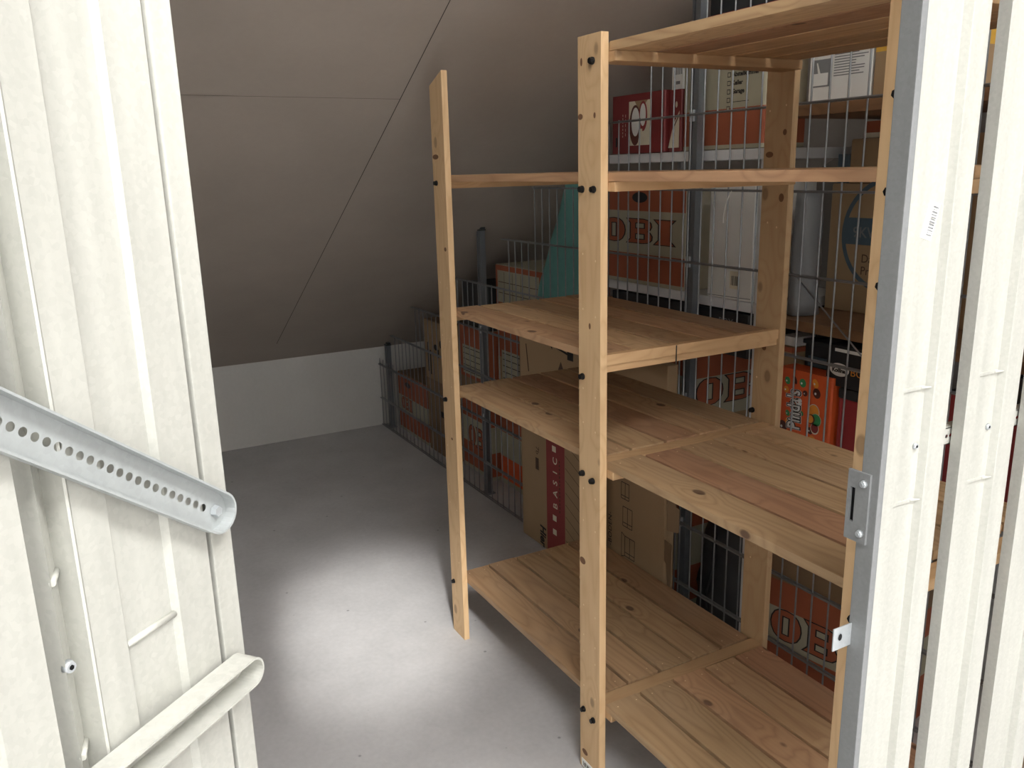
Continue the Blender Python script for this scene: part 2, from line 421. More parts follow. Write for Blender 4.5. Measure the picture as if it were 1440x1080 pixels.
PY = [T+.0005+.1035*i for i in range(5)]
PW = .0945
TH = .018
PLANK = {}
def make_shelf(xa, xb, ztop, left_cleat, right_cleat, knots=None):
    """slatted shelf of five planks on end battens, origin at its middle"""
    mx = (xa+xb)/2
    s = bpy.data.objects.new('shelf', None); COL.objects.link(s); s.empty_display_size = .05
    s.parent = shelf_unit; s.location = (lx(mx), 0, ztop)
    L = xb-xa
    for i, y in enumerate(PY):
        key = round(L, 3)
        dx = random.uniform(-.0025, .0025)
        if key not in PLANK:
            b = MB(); b.box(-L/2, L/2, 0, PW, -TH, 0, 'plank', bev=.0012)
            ft = frame((0, 0, 0), (1, 0, 0), (0, 1, 0))
            for sx_ in (-1, 1):
                for yy in (.02, .075): b.ell(sx_*(L/2-.022), yy, .0018, .0018, ft, 'dot', .0004, 8)
            PLANK[key] = b.build('plank', s, (dx, ly(y), 0))
        else:
            copy_to(PLANK[key], s, (dx, ly(y), random.uniform(-.0008, .0004)))
    for (x0, x1, lip) in (left_cleat, right_cleat):
        b = MB()
        b.box(x0-mx, x1-mx, ly(T+.001), ly(D-.001), -.038, -TH-.0002, 'cleat', bev=.002)
        if lip: b.box(lip[0]-mx, lip[1]-mx, ly(T+.001), ly(D-.001), -TH-.004, lip[2], 'cleat', bev=.0018)
        b.build('cleat', s, (0, 0, 0))
    return s
ZA, ZB, ZC, ZE, ZT = 1.469, 1.082, .84, .218, 1.7215
LA, LB = -S-W+.035, -.046
lc = (-S-W+.004, -S-W+.046, None)
for z in (ZA, ZC, ZE):
    make_shelf(LA, LB, z, lc, (-W+.002, -.043, None))
for z in (ZT, ZA, ZC, ZE):
    make_shelf(.003, XR0-.004, z, (-.0405, .022, (-.0405, .0, -.002)), (XR0+.002, XR0+.04, None))
sB = make_shelf(LA, -.006, ZB, lc, (-W+.002, -.008, (-.0245, -.004, .002)))
# upright cut between the two halves of that shelf's end batten
b = MB(); b.box(-.004-(LA-.006)/2, -.0032-(LA-.006)/2, ly(.212), ly(.215), -.043, .001, 'seam'); b.build('batten_joint', sB)

# ------------------------------------------------------------------ wire mesh fence behind
YF = .63
HZ = [.006]+[.172+.2065*k for k in range(9)]
def mesh_panel(x0, x1, tops, label, sp=.0535, xs=None):
    """tops: list of (x from, top z)"""
    b = MB()
    x = x0+.004
    def top(x):
        z = tops[0][1]
        for a, t in tops:
            if x >= a: z = t
        return z
    while x < x1-.002:
        zt = top(x); b.cyl((x, YF, -.0+.004), (x, YF, zt+.006), .0024, 'wire', n=6); x += sp
    for h in HZ:
        # stretch of the run that reaches this height
        xa = None
        for a, t in tops:
            if t >= h-.002: xa = a if a > x0 else x0; break
        if xa is None: continue
        for dy in (-.0055, .0055):
            b.cyl((xa-.006, YF+dy, h), (x1, YF+dy, h), .0031, 'wire', n=6)
    o = b.build('mesh_panel', None, None, False)
    return tag(o, label, 'wire fence', 'bays of the wire mesh fence')
mesh_panel(-3.185, -1.835, [(-3.185, .585-.2065+.03), (-2.96, .585), (-2.625, .7915), (-2.09, .998)], 'low far bay of stepped galvanised wire mesh fence, ending at the white knee wall')
mesh_panel(-1.825, -.478, [(-1.825, .998), (-1.60, 1.2045), (-1.34, 1.411), (-.99, 1.6175), (-.66, 1.824)], 'middle bay of stepped galvanised wire mesh fence, behind the left shelves')
mesh_panel(-.465, .76, [(-.465, 1.824), (-.43, 1.93)], 'tallest near bay of galvanised wire mesh fence, behind the right shelves')
def fence_post(x, h, label):
    t = thing('fence_post', label, 'post', (x, YF+.031, 0), 0, 'posts of the wire mesh fence')
    b = MB()
    # slotted C profile: two bright webs and a plain flange
    b.ribbon([(-.005, .013), (-.017, .013), (-.017, -.013), (-.009, -.013), (-.009, -.006), (-.003, -.006), (-.003, -.013), (.017, -.013), (.017, .013), (.005, .013)], 0, h, .002, 'fpost')
    b.build('profile', t)
    b = MB(); b.box(-.020, .020, -.016, .016, h, h+.006, 'blackp', bev=.002)
    b.box(-.004, .022, -.010, .012, h+.006, h+.018, 'blackp', bev=.002); b.build('end_cap', t)
    b = MB(); b.box(-.026, .026, -.020, .022, 0, .006, 'fpost', bev=.001); b.build('foot_plate', t)
    for z in [q for q in (.38, .79, 1.207, 1.62) if q < h-.1]:
        b = MB(); b.box(-.010, .006, -.0205, -.0125, z-.02, z+.012, 'zincbright', bev=.002); b.build('clamp', t)
    return t
fence_post(-3.118, .50, 'short steel fence post in the corner by the white knee wall')
fence_post(-1.862, 1.225, 'medium steel fence post between the far and middle mesh bays')
fence_post(-.472, 1.945, 'tall steel fence post behind the shelves, reaching up to the roof slope')
# diagonal tension wire and small side mesh in the neighbouring store
b = MB(); b.cyl((-.08, .652, 1.2095), (.27, .652, .934), .0022, 'wire', n=6); tag(b.build('brace_wire'), 'thin diagonal brace wire behind the near mesh bay', 'wire')
# cross mesh dividing the neighbouring store at the far end
b = MB()
for k in range(11): b.cyl((-3.17+.053*k, 1.12, .004), (-3.17+.053*k, 1.12, .46 if k < 4 else .60), .002, 'wire', n=5)
for h in (.17, .38, .455): b.cyl((-3.18, 1.12, h), (-2.6, 1.12, h), .0026, 'wire', n=5)
tag(b.build('cross_mesh'), 'short wire mesh divider in front of knee wall, beyond the fence', 'wire fence')

# ------------------------------------------------------------------ right fixed panel of profiled steel slats
panel = thing('partition_panel', 'whitish galvanised steel slatted partition panel at the right of the doorway', 'partition', (.81, -.14, 0), 0, 'steel slatted partition panels')
PX, PYo, PZ = .81, -.14, 2.05
def pm(mb, name, **k): return mb.build(name, panel, **k)
b = MB(); b.box(.797-PX, .8235-PX, -.156-PYo, -.1455-PYo, .01, PZ, 'zincdull', bev=.0012)
jamb = pm(b, 'jamb'); jamb['label'] = 'dull grey steel jamb'
SLATM = None
PITCH = .151
for k in range(16):
    y0 = -.1455+PITCH*k
    if SLATM is None:
        b = MB()
        # profile runs along y (local), rises to +x; mapped (y, x)
        prof = [(0, -.016), (0, 0), (.022, 0), (.0235, -.0055), (.070, -.0055), (.0745, .0035), (.077, .004), (.1065, .004), (.1075, -.004)]
        tf = Matrix(((0, 1, 0, 0), (1, 0, 0, 0), (0, 0, 1, 0), (0, 0, 0, 1)))
        b.ribbon(prof, .012, PZ-.002, -.0014, 'zinc', tf)
        for z in (.18, .33, 1.055, 1.205, 1.85, 2.0):
            b.box(-.0058, -.0032, .024, .066, z-.0022, z+.0022, 'zinc', bev=.0008)
            pts = [(-.0045, .060, z), (.0005, .073, z)]
            b.cyl(pts[0], pts[1], .0024, 'zinc', .001, n=6)
        SLATM = b.build('slat', panel, (.822-PX, y0-PYo, 0))
    else: copy_to(SLATM, panel, (.822-PX, y0-PYo, 0))
    b = MB(); b.cyl((0, 0, 0), (.0035, 0, 0), .0046, 'zincbright', .0036, n=10); b.cyl((.0035, 0, 0), (.0038, 0, 0), .0018, 'bolt', n=6)
    b.build('screw', panel, (.8165-PX, y0+.066-PYo-.005, 1.128))
# perforated rail tying the slats together on the inside
def perforated(b, L, w, m, pitch=.0088, r=.0027, hole0=.012):
    """web in the local xy plane (x along), punched with round holes down its centre line"""
    k = b.mi(m); n = 12
    x = 0.
    y0, y1 = -w/2, w/2
    cells = int((L-hole0)/pitch)
    def q(p): b.face(p, m)
    q([(0, y0, 0), (hole0-pitch/2, y0, 0), (hole0-pitch/2, y1, 0), (0, y1, 0)])
    for i in range(cells):
        c = hole0+pitch*i
        xa, xb = c-pitch/2, c+pitch/2
        sq = []
        for j in range(n):
            a = 2*math.pi*j/n; dx, dy = math.cos(a), math.sin(a)
            sc = min((pitch/2)/abs(dx) if abs(dx) > 1e-6 else 9, (w/2)/abs(dy) if abs(dy) > 1e-6 else 9)
            sq.append((c+dx*sc, dy*sc, 0))
        # rectangle corners are added so the outline stays straight
        for j in range(n):
            a, a2 = 2*math.pi*j/n, 2*math.pi*(j+1)/n
            p0, p1 = sq[j], sq[(j+1) % n]
            h0 = (c+r*math.cos(a), r*math.sin(a), 0); h1 = (c+r*math.cos(a2), r*math.sin(a2), 0)
            pts = [h0, p0]
            on_side0 = abs(abs(p0[0]-c)-pitch/2) < 1e-6; on_side1 = abs(abs(p1[0]-c)-pitch/2) < 1e-6
            if on_side0 != on_side1:
                pts.append((xa if (p0[0]+p1[0])/2 < c else xb, y0 if (p0[1]+p1[1])/2 < 0 else y1, 0))
            pts += [p1, h1]
            b.face(pts, m)
    e = hole0+pitch*(cells-.5)
    q([(e, y0, 0), (L, y0, 0), (L, y1, 0), (e, y1, 0)])
b = MB()
tfm = Matrix(((0, 0, 1, .0), (1, 0, 0, 0), (0, 1, 0, 0), (0, 0, 0, 1)))
perforated(b, .9, .024, 'zinc')
b.box(0, .9, -.012, -.0105, -.016, 0, 'zinc'); b.box(0, .9, .0105, .012, -.016, 0, 'zinc')
bmesh.ops.transform(b.bm, matrix=tfm, verts=b.bm.verts)
pm(b, 'perforated_rail', loc=(.803-PX, -.1-PYo, 1.122))
# strike plate, its screws and the latch tab
b = MB()
tf = Matrix(((1, 0, 0, 0), (0, 0, 1, 0), (0, 1, 0, 0), (0, 0, 0, 1)))
for (x0, x1, z0, z1) in ((-.018, -.013, -.047, .047), (-.006, .0145, -.047, .047), (-.013, -.006, .024, .047), (-.013, -.006, -.047, -.022)):
    b.box(x0, x1, -.0035, 0, z0, z1, 'zincdull')
b.box(-.0135, -.0055, .0005, .004, -.024, .026, 'bolt')
st = pm(b, 'strike_plate', loc=(.7985-PX, -.1562-PYo, 1.055)); st['label'] = 'grey strike plate with upright slot'
for z in (.033, -.034):
    b = MB(); b.cyl((.006, -.0035, z), (.006, -.0075, z), .0052, 'zincbright', .0042, n=10); b.cyl((.006, -.0075, z), (.006, -.0085, z), .0025, 'zincbright', n=6); b.build('screw', st)
b = MB()
b.box(.0, .002, -.034, 0, -.016, .016, 'zincbright', bev=.0007); b.ell(-.022, .002, .0035, .005, frame((.002, 0, 0), (0, 1, 0), (0, 0, 1)), 'bolt')
tb = pm(b, 'latch_tab', loc=(.80-PX, -.156-PYo, .876)); tb['label'] = 'bright zinc latch tab with a hole'
# small barcode sticker
b = MB(); b.box(0, .0006, -.010, .010, -.022, .022, 'sticker'); fr = frame((.0006, 0, 0), (0, 1, 0), (0, 0, 1))
z = -.017
while z < .016:
    h = random.choice((.0008, .0014, .002)); b.rect(-.002, z, .008, z+h, fr, 'greyp'); z += h+random.choice((.0009, .0016))
b.rect(-.007, -.012, -.0065, .02, fr, 'greyp')
stk = pm(b, 'barcode_sticker', loc=(.8166-PX, -.098-PYo, 1.41)); stk.rotation_euler.x = R(-16)

lp = thing('partition_panel', 'galvanised steel slatted partition panel continuing left of the door hinges', 'partition', (.81, -.95, 0), 0, 'steel slatted partition panels')
for k in range(9): copy_to(SLATM, lp, (.012, -.14-.151*k, 0))
b = MB(); b.box(-.013, .012, -.012, .002, .01, 2.05, 'zincdull', bev=.001); b.build('jamb', lp)
# ------------------------------------------------------------------ open door leaf on the left
HX, HY, AZ = .81, -.925, R(-50.5)
door = thing('compartment_door', 'open galvanised steel slatted door with perforated diagonal brace, at the left', 'door', (HX, HY, 0), AZ)
# local: x along the leaf from the hinge, y towards the camera side, z up
DZ0, DZ1 = .02, 2.05
b = MB(); b.box(-.010, .0125, -.022, .0005, DZ0, DZ1, 'zinc', bev=.0015)
b.build('frame_stile', door)
b = MB(); b.box(-.0125, -.010, -.024, -.004, DZ0, DZ1, 'zincdull', bev=.0005); b.build('edge_trim', door)
DSLAT = None
for k in range(5):
    if DSLAT is None:
        b = MB()
        prof = [(.0165, -.016), (.0170, 0), (.052, 0), (.056, -.0045), (.098, -.0045), (.102, 0), (.128, 0), (.1305, .002), (.132, .001), (.133, -.017), (.149, -.002), (.1505, -.018)]
        b.ribbon(prof, DZ0, DZ1, -.0014, 'zinc')
        for z in (.25, .405, 1.167, 1.85, 2.0):
            b.cyl((.0545, -.0035, z), (.1005, -.0035, z), .0026, 'zinc', n=8)
        for z in (.20, .33, 1.112, 1.238, 1.9, 2.02):
            b.cyl((.1335, -.0155, z), (.148, -.002, z), .0022, 'zinc', n=8)
        DSLAT = b.build('slat', door, (0, 0, 0))
    else: copy_to(DSLAT, door, (.1455*k, 0, 0))
    b = MB(); b.cyl((0, 0, 0), (0, .004, 0), .0048, 'zincbright', .0036, n=12); b.cyl((0, .004, 0), (0, .0044, 0), .0018, 'bolt', n=6)
    b.build('screw', door, (.1455+.1455*k, -.005, 1.178))
b = MB(); b.box(.738, .762, -.022, .0005, DZ0, DZ1, 'zinc', bev=.0015); b.build('frame_stile', door)

def tray(L, w, dep, m, holes):
    """shallow channel open towards +z with a round closed end at x=0"""
    b = MB(); r = w/2
    if holes: perforated(b, L, w, m, .0088, .0030, .011)
    else: b.face([(0, -r, 0), (L, -r, 0), (L, r, 0), (0, r, 0)], m)
    arc = [(-r*math.sin(math.pi*i/12), r*math.cos(math.pi*i/12)) for i in range(13)]
    b.face([(x, y, 0) for x, y in arc], m)
    path = [(L, r)]+arc+[(L, -r)]
    b.ribbon(path, 0, dep, -.0016, m)
    return b
up = Matrix(((1, 0, 0, 0), (0, 0, -1, 0), (0, 1, 0, 0), (0, 0, 0, 1)))   # tray z -> leaf -y ; fixed below
tofront = Matrix(((1, 0, 0, 0), (0, 0, 1, 0), (0, 1, 0, 0), (0, 0, 0, 1)))
b = tray(.70, .029, .010, 'zincd', True)
bmesh.ops.transform(b.bm, matrix=tofront @ Matrix.Rotation(R(37), 4, 'Z'), verts=b.bm.verts)
dg = b.build('diagonal_brace', door, (.012, .004, 1.232)); b = MB(); b.cyl((-.002, .0005, .0), (-.002, .005, .0), .0048, 'zincbright', .004, n=6); b.build('brace_bolt', dg, (0, 0, 0))
dg['label'] = 'perforated steel diagonal brace with rounded end'
b = tray(.72, .021, .020, 'zinc', False)
bmesh.ops.transform(b.bm, matrix=tofront, verts=b.bm.verts)
b.build('cross_rail', door, (.008, .004, 1.094))

# ------------------------------------------------------------------ cartons and goods in the neighbouring store
OB_O = [(.0, .5), (.02, .68), (.09, .86), (.2, .97), (.36, 1.0), (.52, .97), (.63, .86), (.70, .68), (.72, .5), (.70, .32), (.63, .14), (.52, .03), (.36, 0), (.2, .03), (.09, .14), (.02, .32)]
OB_B = [(0, 0), (.50, 0), (.66, .04), (.75, .15), (.76, .30), (.70, .43), (.62, .50), (.70, .58), (.74, .70), (.72, .84), (.64, .95), (.5, 1), (0, 1), (.10, .84), (.10, .16)]
OB_I = [(0, 0), (.56, 0), (.44, .18), (.44, .82), (.56, 1), (0, 1), (.12, .82), (.12, .18)]
def grow(poly, d):
    c = Vector((sum(p[0] for p in poly)/len(poly), sum(p[1] for p in poly)/len(poly)))
    out = []; n = len(poly)
    A = sum(poly[i][0]*poly[(i+1) % n][1]-poly[(i+1) % n][0]*poly[i][1] for i in range(n))
    for i in range(n):
        p, a, q = Vector(poly[i-1]), Vector(poly[i]), Vector(poly[(i+1) % n])
        e1, e2 = (a-p).normalized(), (q-a).normalized()
        n1, n2 = Vector((e1.y, -e1.x)), Vector((e2.y, -e2.x))
        if A < 0: n1, n2 = -n1, -n2
        m = (n1+n2); m = m/max(.35, m.length_squared/2)
        out.append(tuple(a+m*d))
    return out
def obi(b, x, y, h, fr, fill='orange', edge='ink', back='olive', rot=0., sx=1.):
    T = fr @ Matrix.Translation((x, y, 0)) @ Matrix.Rotation(rot, 4, 'Z') @ Matrix.Diagonal((h*sx, h, 1, 1))
    for pl, dx in ((OB_O, 0), (OB_B, .82), (OB_I, 1.68)):
        p = [(q[0]+dx, q[1]) for q in pl]
        b.poly(grow(p, .035), T, edge, .0006); b.poly(p, T, fill, .0010)
    for (cx_, cy_, w_, h_) in ((.36, .5, .06, .28), (.82+.40, .73, .12, .09), (.82+.40, .27, .12, .09)):
        for g, m, l in ((.035, edge, .0014), (0, back, .0018)):
            b.poly([(cx_-w_-g, cy_-h_-g), (cx_+w_+g, cy_-h_-g), (cx_+w_+g, cy_+h_+g), (cx_-w_-g, cy_+h_+g)], T, m, l)

GROUPS = {'moving_box': 'moving boxes stored beyond the wire mesh', 'cardboard_box': 'plain cardboard boxes beyond the wire mesh', 'white_box': 'white boxes beyond the wire mesh', 'black_box': 'black boxes beyond the wire mesh', 'kitchenware_box': 'dark red kitchenware boxes', 'dark_case': 'dark cases beyond the wire mesh'}
def carton(name, label, cat, x0, x1, y0, y1, z0, z1, rows, top='kraft', rz=0., art=None, group=None, flaps=True):
    """cardboard box: side walls in horizontal print bands, folded top with a tape seam. Origin at base centre."""
    mx, my = (x0+x1)/2, (y0+y1)/2; w, d, h = (x1-x0)/2, (y1-y0)/2, z1-z0
    b = MB(); r = .004
    ring = [(-w+r, -d), (w-r, -d), (w, -d+r), (w, d-r), (w-r, d), (-w+r, d), (-w, d-r), (-w, -d+r)]
    zc = 0.
    for (f, m) in rows:
        za, zb = zc, f*h if f <= 1.0001 else f
        for i in range(8):
            p, q = ring[i], ring[(i+1) % 8]
            b.face([(p[0], p[1], za), (q[0], q[1], za), (q[0], q[1], zb), (p[0], p[1], zb)], m)
        zc = zb
    b.face([(p[0], p[1], 0) for p in ring[::-1]], rows[0][1])
    b.face([(p[0], p[1], zc) for p in ring], top)
    if flaps:
        b.box(-w+.004, w-.004, -d+.002, -.002, zc, zc+.003, top); b.box(-w+.004, w-.004, .002, d-.002, zc, zc+.003, top)
    fF = frame((-w, -d, 0), (1, 0, 0), (0, 0, 1)); fS = frame((w, -d, 0), (0, 1, 0), (0, 0, 1)); fT = frame((-w, -d, zc+.003), (1, 0, 0), (0, 1, 0))
    if art: art(b, fF, fS, fT, 2*w, 2*d, h)
    o = b.build(name, None, (mx, my, z0)); o.rotation_euler.z = rz
    return tag(o, label, cat, group or GROUPS.get(name))
MOVE = [(.05, 'olive'), (.36, 'orange'), (.70, 'olive'), (1., 'orange')]
def handhole(b, fr, w, h, x=.5, y=.84):
    b.ell(w*x, h*y, .042, .016, fr, 'black', .0008)
def art_obi(xf=.08, hf=.25, yf=.40, side=False, hole=True):
    def a(b, fF, fS, fT, w, d, h):
        obi(b, w*xf, h*yf, h*hf, fF)
        if side: obi(b, d*.03, h*.37, h*.29, fS)
        if hole: handhole(b, fF, w, h, .36)
    return a
# --- far corner
carton('moving_box', 'orange and grey moving box on floor at the far corner by the knee wall', 'box', -3.085, -2.66, .70, 1.0, 0, .345,
       [(.05, 'olive'), (.36, 'orange'), (.62, 'olive'), (1., 'orange')], 'kraftd', art=art_obi(.12, .20, .40))
def art_tall(b, fF, fS, fT, w, d, h):
    b.rect(w*.55, h*.54, w*.80, h*.62, fF, 'ink')
carton('cardboard_box', 'brown box on floor behind mesh, just left of the left pine post, holding another box', 'box', -2.64, -2.33, .70, 1.05, 0, .40, [(1., 'kraftd')], 'kraftd', art=art_tall)
def art_blk(b, fF, fS, fT, w, d, h):
    b.rect(w*.12, h*.12, w*.17, h*.62, fF, 'ink'); b.rect(w*.22, h*.08, w*.27, h*.5, fF, 'ink')
    b.ell(w*.47, h*.58, .022, .016, fF, 'ink'); b.rect(w*.52, h*.42, w*.6, h*.56, fF, 'ink')
    b.ell(w*.68, h*.66, .014, .02, fF, 'ink'); b.rect(w*.74, h*.06, w*.80, h*.42, fF, 'ink')
carton('cardboard_box', 'brown box with black printed marks, topmost of stack left of the left pine post', 'box', -2.65, -2.34, .70, 1.05, .404, .72, [(1., 'kraft')], 'kraftd', art=art_blk)
# --- behind the left bay: two stacks
def art_table(b, fF, fS, fT, w, d, h):
    b.rect(w*.10, h*.30, w*.92, h*.72, fF, 'olive', .0005)
    for k in range(5): b.line((w*.12, h*(.34+.085*k)), (w*.9, h*(.34+.085*k)), .0035, fF, 'ink')
    b.line((w*.5, h*.30), (w*.5, h*.72), .003, fF, 'ink')
carton('moving_box', 'orange and grey moving box, lowest of the stack left of the medium fence post', 'box', -2.30, -1.985, .745, 1.1, 0, .39, MOVE, 'kraftd', art=art_obi(.22, .26, .34, hole=False))
carton('moving_box', 'moving box with ruled print, second in the stack left of the medium fence post', 'box', -2.30, -1.985, .745, 1.1, .394, .74, [(.25, 'kraftd'), (1., 'orange')], 'kraftd', art=art_table)
carton('storage_bin', 'dark bin topping the stack left of the medium fence post', 'bin', -2.28, -2.0, .76, 1.08, .744, .95, [(1., 'blackp')], 'black')
carton('moving_box', 'orange and grey moving box on floor right of the medium fence post', 'box', -1.97, -1.545, .785, 1.13, 0, .41, [(.06, 'olive'), (.34, 'orangeb'), (.64, 'olive'), (1., 'orange')], 'kraftd', art=lambda b, fF, fS, fT, w, d, h: obi(b, w*.53, h*.385, .10, fF, sx=.8))
carton('moving_box', 'orange moving box in the middle of the stack right of the medium fence post', 'box', -1.97, -1.545, .785, 1.13, .414, .765, [(.3, 'orange'), (.62, 'kraft'), (1., 'orange')], 'kraftd', art=art_table)
def art_top(b, fF, fS, fT, w, d, h):
    b.rect(w*.05, h*.42, w*.93, h*.92, fF, 'olive'); 
    for k in range(2): b.line((w*.07, h*(.57+.17*k)), (w*.9, h*(.57+.17*k)), .003, fF, 'inkb', .0009)
    for k in range(4): b.line((w*(.2+.18*k), h*.45), (w*(.2+.18*k), h*.9), .003, fF, 'inkb', .0009)
    b.ell(w*.62, h*.2, .05, .02, fF, 'cream'); b.ell(w*.5, h*.24, .02, .012, fF, 'ink', .0009)
carton('moving_box', 'orange rimmed box with pale writing panel, topmost of stack left of the teal bag', 'box', -1.97, -1.545, .785, 1.13, .769, 1.060, [(.22, 'olive'), (1., 'orange')], 'olive', art=art_top)
# --- teal bag standing on a plain carton
carton('cardboard_box', 'plain brown box under the teal bag, mostly hidden behind the flat pack', 'box', -1.44, -1.03, .69, 1.05, 0, .95, [(1., 'kraftd')], 'kraftd')
b = MB()
nz, na = 16, 28
prev = None
for i in range(nz+1):
    t = i/nz; z = .504*t
    xl = -.275+.25*t; xr = .165-.02*t
    cxx, hw = (xl+xr)/2, (xr-xl)/2; hd = .05*(1-.25*t)
    if i == nz: hw *= .8; hd *= .4
    ring = []
    for j in range(na):
        a = 2*math.pi*j/na
        w = 1+.035*math.sin(5*a+7*t)+.025*math.sin(11*a-9*t)+.02*math.sin(19*t+3*a)
        c, s = math.cos(a), math.sin(a)
        ring.append(b.bm.verts.new((cxx+hw*w*math.copysign(abs(c)**.7, c), hd*w*math.copysign(abs(s)**.7, s), z)))
    if prev:
        for j in range(na):
            f = b.bm.faces.new((prev[j], prev[(j+1) % na], ring[(j+1) % na], ring[j])); f.smooth = True; f.material_index = b.mi('teal')
    else: b.bm.faces.new(ring[::-1]).material_index = b.mi('teal')
    prev = ring
b.bm.faces.new(prev).material_index = b.mi('teal')
o = b.build('cloth_bag', None, (-1.235, .748, .953)); tag(o, 'crumpled teal cloth bag leaning behind the wire mesh', 'bag')
# --- flat pack carton standing between shelves and fence
fp = thing('flat_pack_box', 'large flat brown furniture carton with red band, upright between shelves and fence', 'box', (-.92, .597, 0))
b = MB(); b.box(-.467, .447, -.02, .02, .001, .895, 'kraft', bev=.004)
fr = frame((-.467, -.02, 0), (1, 0, 0), (0, 0, 1)) @ Matrix.Translation((0, .026, 0)) @ Matrix.Diagonal((.98, .98, 1, 1)); XO = 1.445
def fx(x): return x+XO
b.rect(fx(-1.245), -.018, fx(-1.11), .60, fr, 'redp')
L = [('sq', .075), ('sq', .135), ('B', .19), ('A', .24), ('S', .29), ('I', .338), ('C', .375), ('sq', .425)]
for ch, z in L:
    if ch == 'sq': b.rect(fx(-1.20), z-.012, fx(-1.172), z+.012, fr, 'cream', .0009)
    else: b.text(ch, fx(-1.165), z-.014, .044, fr, 'cream', .0010, R(90), .0006)
b.text('furniture to go', fx(-1.142), .17, .026, fr, 'ink', .0010, R(90)) if False else None
for k in range(14): b.rect(fx(-1.150), .17+k*.016, fx(-1.144), .17+k*.016+.010, fr, 'inkb', .0009)
b.text('Hier', fx(-1.298), .070, .062, fr, 'ink', .0009, R(-90), .0022, .82, shear=.15)
for k in range(12): b.line((fx(-1.105), .47-.05*k), (fx(-.86), .36-.05*k), .0022, fr, 'inkb')
b.rect(fx(-1.335), .36, fx(-1.30), .445, fr, 'inkb') if False else None
b.text('7b', fx(-1.325), .40, .035, fr, 'inkb', .0009, R(-90)); b.rect(fx(-1.33), .30, fx(-1.305), .35, fr, 'inkb')
b.rect(fx(-1.385), .45, fx(-1.35), .46, fr, 'ink')
b.line((fx(-1.20), .84), (fx(-1.08), .82), .008, fr, 'ink'); b.rect(fx(-1.085), .80, fx(-1.045), .835, fr, 'ink', .0008)
b.poly([(fx(-1.215), .842), (fx(-1.19), .865), (fx(-1.19), .82)], fr, 'ink')
b.poly([(fx(-1.15), .75), (fx(-1.11), .75), (fx(-1.13), .785)], fr, 'inkb')
b.line((fx(-1.39), .81), (fx(-1.372), .70), .008, fr, 'inkb')
b.text('-BODEN-', fx(-.800), .17, .030, fr, 'ink', .0008, R(90), 0, 1.0, 1.1)
def cab(x, z, s, open_=False):
    for p, q in (((0, 0), (1, 0)), ((1, 0), (1, 1.35)), ((1, 1.35), (0, 1.35)), ((0, 1.35), (0, 0)), ((.5, 0), (.5, 1.35)), ((0, .25), (1, .25))):
        b.line((fx(x)+p[0]*s, z+p[1]*s), (fx(x)+q[0]*s, z+q[1]*s), .0026, fr, 'ink')
    if open_:
        b.line((fx(x), z), (fx(x)-.35*s, z-.15*s), .0026, fr, 'ink'); b.line((fx(x)-.35*s, z-.15*s), (fx(x)-.35*s, z+1.5*s), .0026, fr, 'ink'); b.line((fx(x)-.35*s, z+1.5*s), (fx(x), z+1.35*s), .0026, fr, 'ink')
cab(-.745, .375, .044); cab(-.735, .275, .053); cab(-.722, .165, .055, True); cab(-.705, .060, .055, True)
b.build('carton', fp)
flapm = Matrix(((1, 0, 0, 0), (0, 0, -1, 0), (0, 1, 0, 0), (0, 0, 0, 1)))
b = MB(); b.prism([(0, 0), (.018, .055), (.024, .18), (-.058, .175), (-.056, .115), (-.018, .10)], 0, .003, 'kraftd', flapm)
fl = b.build('flap', fp, (.48, -.024, .15)); fl.rotation_euler.z = R(-16); fl['label'] = 'torn cardboard end flap'
b = MB(); b.prism([(0, 0), (.040, 0), (.042, .08), (.03, .085), (.03, .11), (0, .11)], 0, .003, 'kraftd', flapm)
fl = b.build('flap', fp, (.452, -.012, .36)); fl.rotation_euler.z = R(25)

# --- white shelving in the neighbouring store
ws = thing('white_rack', 'white enamelled metal rack beyond the mesh, loaded with boxes', 'rack', (-.6, .88, 0))
for z in (.60, 1.102, 1.521):
    b = MB(); b.box(-.425, .362, -.184, .20, -.030, -.001, 'whitemetal', bev=.002); b.build('rack_shelf', ws, (0, 0, z))
for x in (-.412, .352):
    for y in (-.165, .185):
        b = MB(); b.box(x-.01, x+.01, y-.012, y+.012, 0, 1.50, 'whitemetal', bev=.001)
        b.build('rack_post', ws)
# lower goods
carton('moving_box', 'orange and grey moving box on floor right behind the torn flap of the flat pack', 'box', -.90, -.56, .70, 1.0, 0, .42, MOVE, 'kraftd', art=art_obi(.1, .25, .4))
carton('moving_box', 'moving box on the lowest white rack shelf, its big orange letters facing right', 'box', -.85, -.483, .69, 1.05, .602, .935, [(.08, 'orange'), (.30, 'olive'), (.70, 'olive'), (1., 'orange')], 'kraftd',
       art=lambda b, fF, fS, fT, w, d, h: (obi(b, .012, h*.427, .086, fS, sx=1.7), b.rect(.02, .01, d-.02, h*.30, fS, 'kraft', .0004), b.text('obi', w*.2, h*.4, .0001, fF, 'olive') if False else None))
def art_bb(b, fF, fS, fT, w, d, h): b.text('BOX', w*.815, h*.70, .026, fF, 'greyp', .0008, 0, .0004, 1.1)
carton('black_box', 'long black box with small grey lettering, tucked under the lower white rack shelf', 'box', -.92, -.262, .69, 1.0, .94, 1.066, [(1., 'black')], 'black', art=art_bb, flaps=False)
